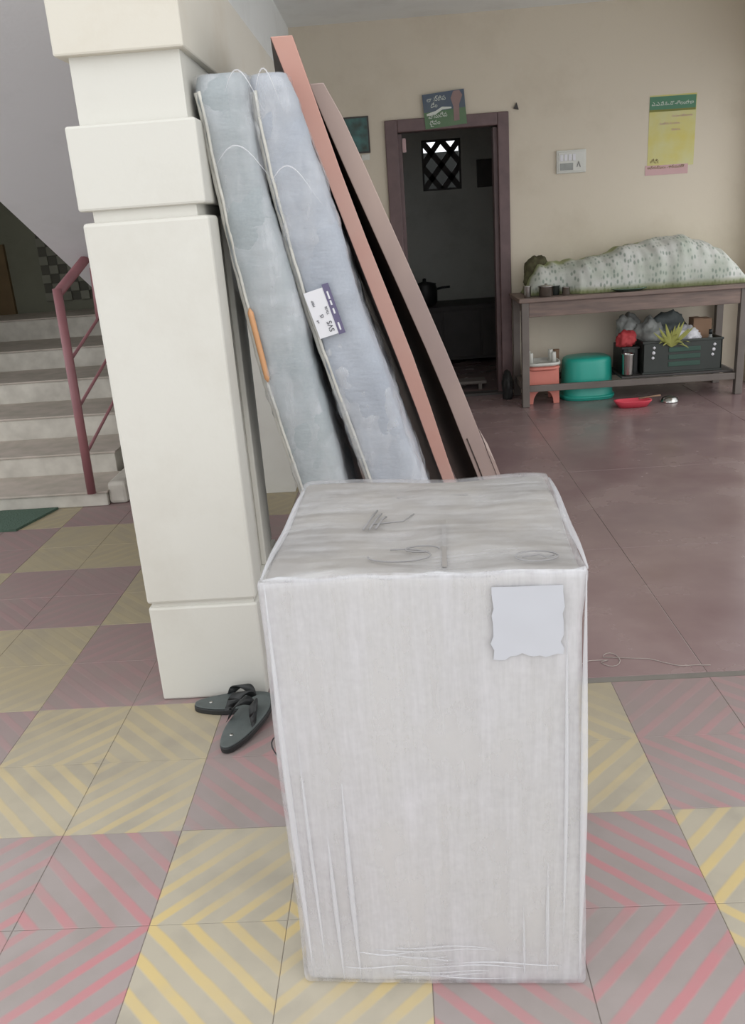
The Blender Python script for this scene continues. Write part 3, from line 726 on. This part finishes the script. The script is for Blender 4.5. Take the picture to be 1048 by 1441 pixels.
# crates on the low shelf
SZ = .183
def crate(name, label, x0, x1, y0, y1, z0, h, m, slot_m, marks):
    t = thing(name, label, 'crate', ((x0+x1)/2, (y0+y1)/2, z0)); cx, cy = t.location.x, t.location.y
    W_, D_ = (x1-x0)/2, (y1-y0)/2
    for nm, a in (('side_panel', (-W_, -W_+.012, -D_, D_)), ('side_panel', (W_-.012, W_, -D_, D_)), ('back_panel', (-W_, W_, D_-.012, D_)), ('front_panel', (-W_, W_, -D_, -D_+.012))):
        bm = bmesh.new(); bx(bm, a[0], a[1], a[2], a[3], .012, h); obj(nm, bm, m, t, .003)
    box('bottom_panel', -W_, W_, -D_, D_, 0, .012, m, t)
    box('rim', -W_-.006, W_+.006, -D_-.006, -D_+.004, h-.018, h, m, t, .003)
    for k in range(3): box('slat', -W_*.35, W_*.45, -D_-.005, -D_, .05+k*.055, .085+k*.055, slot_m, t, .002)
    for x in (-W_*.72, W_*.8):
        for k in range(3):
            bm = bmesh.new(); lathe(bm, [(0, 0), (.013, 0), (.013, .003), (0, .003)], seg=4 if k != 1 else 8); bmesh.ops.rotate(bm, verts=bm.verts, matrix=Matrix.Rotation(PI/2, 3, 'X'), cent=(0, 0, 0))
            bmesh.ops.translate(bm, verts=bm.verts, vec=(x-.006*k*(1 if x > 0 else .6), -D_-.001, h*.42+.038*(3-k)-.02)); obj('white_mark', bm, 'paper', t)
    return t
crate('plastic_crate', 'black plastic crate with white diamond marks on the shelf under the table', 1.86, 2.46, 6.60, 6.98, SZ, .25, 'black', 'greenblack', True)
crate('plastic_crate', 'low dark crate left of the marked one under the table', 1.72, 1.845, 6.66, 6.95, SZ, .21, 'rubber_dark', 'black', True)
for o in list(COL.objects):
    if o.name.startswith('white_mark') and o.parent and 'low dark' in o.parent.get('label', ''): bpy.data.objects.remove(o)
vessel('steel_canister', 'steel canister beside the teal tub under the table', 'canister', 1.75, 6.607, .045, .17, z=SZ+.03)
bpy.data.objects['steel_canister'].location.z = SZ
t = blob('dark_bag', (1.785, 6.8, SZ+.013), (.04, .09, .12), 'rubber_dark', 21, .2, label='dark bag behind the steel canister under the table', cat='bag')
blob('red_cloth', (1.755, 6.70, SZ+.212), (.075, .06, .07), 'red', 22, .3, label='red cloth bunched above the steel canister', cat='cloth')
blob('plastic_bag', (1.82, 6.90, SZ+.212), (.09, .07, .13), 'bag', 23, .35, label='grey white polythene bag behind the red cloth', cat='bag')
blob('plastic_bag', (2.23, 6.76, SZ+.17), (.12, .1, .09), 'paper', 24, .35, label='white polythene bag in the marked crate beside the leaves', cat='bag')
blob('plastic_bag', (1.97, 6.83, SZ+.14), (.11, .1, .15), 'bag', 25, .35, label='crumpled grey polythene bag at the left of the marked crate', cat='bag')
blob('dark_bag', (2.12, 6.88, SZ+.1), (.16, .07, .2), 'rubber', 26, .3, label='slate coloured bag at the back of the marked crate', cat='bag')
t = thing('leafy_bunch', 'yellow green bunch of leaves hanging over the marked crate front', 'vegetables', (2.07, 6.62, SZ+.2))
rl_ = random.Random(4)
for k in range(26):
    a = rl_.uniform(-1.1, 1.1); L_ = rl_.uniform(.12, .21); bend = rl_.uniform(-.3, .3)
    bm = bmesh.new(); prev = None
    for q in range(6):
        s_ = q/5; x = math.sin(a)*L_*s_; z = L_*math.cos(a*.8)*s_-.10*s_*s_*(k % 3 == 0); y = -.035-.02*s_+bend*.05*s_*s_; w_ = .015*math.sin(PI*(.12+.85*s_))
        c = [bm.verts.new((x-w_, y, z)), bm.verts.new((x+w_, y, z)), bm.verts.new((x, y-.003, z))]
        if prev: bm.faces.new((prev[0], prev[2], c[2], c[0])); bm.faces.new((prev[2], prev[1], c[1], c[2]))
        prev = c
    obj('leaf', bm, 'leaf', t, smooth=True, recalc=False)
t = thing('carton_box', 'brown cardboard box standing in the right of the marked crate', 'box', (2.36, 6.83, SZ+.013)); box('carton', -.07, .07, -.06, .06, 0, .36, 'carton', t, .003)
box('flap', -.07, .0, -.06, .06, .36, .366, 'carton', t)
t = thing('glass_bottle', 'short bottle with a dark cap in front of the cardboard box', 'bottle', (2.40, 6.70, SZ+.013)); bm = bmesh.new()
lathe(bm, [(.022, 0), (.025, .02), (.025, .2), (.012, .235), (.012, .25)], seg=18); obj('body', bm, 'bag', t)
bm = bmesh.new(); lathe(bm, [(.014, .25), (.014, .285), (0, .286)], seg=14); obj('cap', bm, 'rubber_dark', t)
blob('dark_bag', (.865, 6.92, 0), (.045, .08, .13), 'rubber_dark', 31, .25, label='small dark bag on the floor between doorway and table', cat='bag')

# ------------------------------------------------------------------ dark room contents
cb = thing('low_cabinet', 'dark low cabinet inside the dark room beyond the doorway', 'cabinet', (.65, 9.1, 0))
box('carcass', -.6, .6, -.3, .38, .04, .55, 'darkwood', cb); box('counter', -.62, .62, -.32, .39, .55, .58, 'darkwood', cb, .004)
for k in (-1, 0, 1): box('cabinet_door', k*.39-.185, k*.39+.185, -.315, -.3, .07, .53, 'darkwood', cb, .004)
t = thing('cooking_pot', 'black cooking pot on the cabinet in the dark room', 'pot', (.30, 9.05, .58)); bm = bmesh.new()
lathe(bm, [(.09, 0), (.125, .03), (.13, .16), (.115, .2), (.12, .22), (.02, .24), (.018, .27), (0, .275)], seg=30); obj('body', bm, 'rubber_dark', t)
bm = bmesh.new(); tube(bm, [(.12, 0, .16), (.18, 0, .17), (.26, 0, .175)], .012, 8); obj('handle', bm, 'rubber_dark', t)
t = thing('wall_board', 'dark square board hung on the far wall of the dark room', 'board', (1.02, 9.5, 1.7)); box('panel', -.11, .11, -.02, 0, 0, .27, 'darkwood', t, .004)
t = thing('wooden_step', 'low grey wooden step just inside the dark doorway', 'step', (.5, 7.45, 0)); box('top', -.24, .24, -.09, .09, .05, .075, 'legwood', t, .004)
for x in (-.2, .17): box('support', x, x+.03, -.08, .08, 0, .05, 'legwood', t)
t = thing('paper_note', 'small pinkish paper stuck inside the left door jamb', 'paper', (.118, 7.12, 1.93)); box('sheet', 0, .028, -.002, 0, 0, .1, mat('pink_paper', (190, 160, 160), .6, .1), t)

# ------------------------------------------------------------------ things on the back wall
WY = 7.1
M['p_green'] = mat('green_print', (78, 130, 100), .45, .1); M['p_yellow'] = mat('yellow_print', (206, 194, 104), .5, scale=6, c2=(204, 202, 150))
M['p_pink'] = mat('pink_print', (206, 168, 168), .5, .08); M['p_white'] = mat('white_print', (214, 220, 210), .5, .05); M['p_brown'] = mat('brown_print', (140, 120, 70), .5, .1)
M['p_olive'] = mat('olive_print', (124, 124, 50), .5, .1)
po = thing('poster', 'tall yellow poster with green heading on the wall above the table', 'poster', (1.985, WY, 1.63), 0)
RXT = (PI/2, 0, 0)
def flat(name, x0, x1, z0, z1, lay, m, parent): return box(name, x0, x1, -.0012*lay-.0008, -.0012*(lay-1)-.0008, z0, z1, m, parent)
flat('sheet', 0, .35, .06, .56, 1, 'p_yellow', po); flat('footer', -.015, .31, 0, .07, 1.5, 'p_pink', po); flat('heading', .0, .345, .46, .55, 2, 'p_green', po)
flat('heading_band', .0, .345, .445, .46, 2, 'p_olive', po)
text('ఎ.ఎ.పి.ఓ.సొ-తెలంగాణ', .036, 'p_white', po, (.172, -.004, .488), RXT, align='CENTER')
for z, x0, s in ((.405, .17, 'సంఘం సభ్యులకు'), (.355, .08, 'ముఖ్య సూచనలు'), (.31, .17, 'వివరాలు')): text(s, .02, 'p_pink', po, (x0, -.004, z), RXT)
text('తేది:', .04, 'p_brown', po, (.02, -.004, .085), RXT)
text('అధ్యక్షులు - కార్యదర్శి', .026, 'p_brown', po, (.0, -.004, .045), RXT)
po.rotation_euler = (0, math.radians(.5), 0)
# green and blue picture tacked over the door frame
M['p_blue'] = mat('blue_print', (70, 84, 104), .4, scale=7, c2=(84, 96, 104)); M['p_leaf'] = mat('leaf_green_print', (72, 112, 70), .4, scale=7, c2=(92, 118, 84))
M['p_skin'] = mat('rose_print', (150, 124, 120), .5, .2)
pc = thing('poster', 'tilted green and blue picture stuck over the top of the door frame', 'poster', (.30, WY-.028, 2.075), 0); pc.rotation_euler = (0, math.radians(-4), 0)
flat('sheet', 0, .315, 0, .24, 1, 'p_leaf', pc); flat('sky_area', 0, .315, .115, .24, 2, 'p_blue', pc)
bm = bmesh.new(); prism(bm, [(.22, .03), (.262, .03), (.27, .14), (.30, .2), (.28, .235), (.235, .235), (.21, .19), (.225, .13)], 'y', -.0045, -.0033); obj('figure_area', bm, 'p_skin', pc)
bm = bmesh.new(); prism(bm, [(.02, .105), (.09, .118), (.14, .14), (.21, .13), (.21, .12), (.14, .12), (.09, .095), (.02, .09)], 'y', -.0045, -.0033); obj('pale_band', bm, 'p_white', pc)
for x, z, s in ((.03, .185, 'లా స్టిప'), (.055, .142, 'డేం'), (.03, .07, 'వాసుదేవ'), (.035, .025, 'దైవం')): text(s, .042, 'p_white', pc, (x, -.0055, z), RXT)
# framed picture behind the boards
fp = thing('framed_picture', 'dark teal picture half hidden behind the leaning boards', 'picture', (-.40, WY, 1.945))
box('frame', 0, .27, -.012, 0, 0, .26, 'darkwood', fp, .002)
box('print', .012, .258, -.014, -.012, .012, .248, mat('teal_print', (70, 118, 116), .4, scale=14, c2=(52, 66, 58)), fp)
box('mount_strip', .20, .262, -.006, 0, -.05, -.01, 'white_plastic', fp)
# electrical board
sw = thing('switch_board', 'white switch board with a pen drawn mark on the wall', 'switch board', (1.29, WY, 1.69))
box('base_plate', 0, .225, -.02, 0, 0, .165, 'white_plastic', sw, .004); box('cover_plate', .012, .213, -.026, -.02, .012, .153, 'white_plastic', sw, .003)
for k in range(4): box('switch', .025+k*.032, .048+k*.032, -.031, -.026, .088, .135, 'paper', sw, .002)
box('socket', .025, .125, -.03, -.026, .022, .072, 'bag', sw, .002)
bm = bmesh.new(); tube(bm, [(.155, -.0285, .04), (.168, -.0285, .08), (.18, -.0285, .04)], .003, 6); obj('regulator_mark', bm, 'ink', sw)
t = thing('wall_hook', 'tiny dark wooden peg on the wall right of the door frame', 'hook', (.985, WY, 2.175)); bm = bmesh.new()
prism(bm, [(-.018, 0), (.022, -.01), (.006, .04)], 'y', -.02, 0); obj('peg', bm, 'darkwood', t)

# ------------------------------------------------------------------ slippers, thread, cord
def slipper(loc, rz, label, flip=1, rx=0):
    t = thing('slipper', label, 'slipper', loc, rz, 'pair of black rubber slippers'); t.rotation_euler.x = rx
    out = []; n = 40
    for k in range(n):
        a = 2*PI*k/n; ca, sa = math.cos(a), math.sin(a); y = .13*math.copysign(abs(ca)**.8, ca)
        w_ = .046+.009*ca-.004*math.cos(2*a)
        out.append((w_*math.copysign(abs(sa)**.75, sa)+flip*.006*ca, y))
    bm = bmesh.new(); prism(bm, out, 'z', 0, .018); obj('sole', bm, 'rubber_dark', t, .003)
    bm = bmesh.new(); prism(bm, [(x*.96, y*.98) for x, y in out], 'z', .0175, .024); obj('footbed', bm, 'rubber', t, .003)
    for s_ in (-1, 1):
        bm = bmesh.new(); prev = None
        for k in range(13):
            u = k/12; x = s_*.046*u*(1.15-.15*u)+flip*.004; y = .065-.085*u**1.1; z = .026+.042*math.sin(PI*min(1, u*1.02+.04))**.8*(1-.12*u)
            wd = .007+.016*math.sin(PI*u)
            c = [bm.verts.new(p) for p in ((x, y-wd, z), (x, y+wd, z+.001), (x+s_*.003, y+wd, z-.005), (x+s_*.003, y-wd, z-.006))]
            if prev:
                for q in range(4): bm.faces.new((prev[q], prev[(q+1) % 4], c[(q+1) % 4], c[q])).smooth = True
            else: bm.faces.new(c)
            prev = c
        bm.faces.new(prev[::-1]); obj('strap', bm, 'rubber_dark', t)
    bm = bmesh.new(); lathe(bm, [(.0055, .02), (.0045, .034), (0, .036)], c=(flip*.004, .066, 0), seg=10); obj('toe_post', bm, 'rubber', t)
    bm = bmesh.new(); lathe(bm, [(.006, .024), (.006, .0256), (0, .026)], c=(0, -.075, 0), seg=12); obj('stud', bm, 'steel', t)
    return t
slipper((-.595, 2.385, 0), math.radians(-84), 'black rubber slipper lying sideways against the pillar foot', 1)
slipper((-.535, 2.245, .0155), math.radians(-24), 'black rubber slipper with its toe resting on the other slipper', -1, math.radians(6.3))
bm = bmesh.new(); pts = []
for k in range(50):
    u = k/49; x = .535+.42*u; y = 2.53+.04*math.sin(u*5)+.02*nz((u, 0, 0), 6)
    if .25 < u < .55: q = (u-.25)/.3*2*PI; x = .64+.03*math.cos(q+PI)+.05*(u-.25); y = 2.56+.045*math.sin(q+PI)+.0
    pts.append((x, y, .0018))
tube(bm, pts, .0016, 5); tag(obj('thread', bm, 'thread'), 'pale curled thread lying on the maroon floor edge', 'thread')
bm = bmesh.new(); tube(bm, [(-.395+.02*math.sin(k*.5)-.02*math.sin(PI*k/14), 2.2-.012*k, .003+.055*math.sin(PI*k/14)) for k in range(15)], .0022, 6)
tag(obj('cord_loop', bm, 'cable'), 'thin black cord loop on the floor beside the wrapped carton', 'cord')
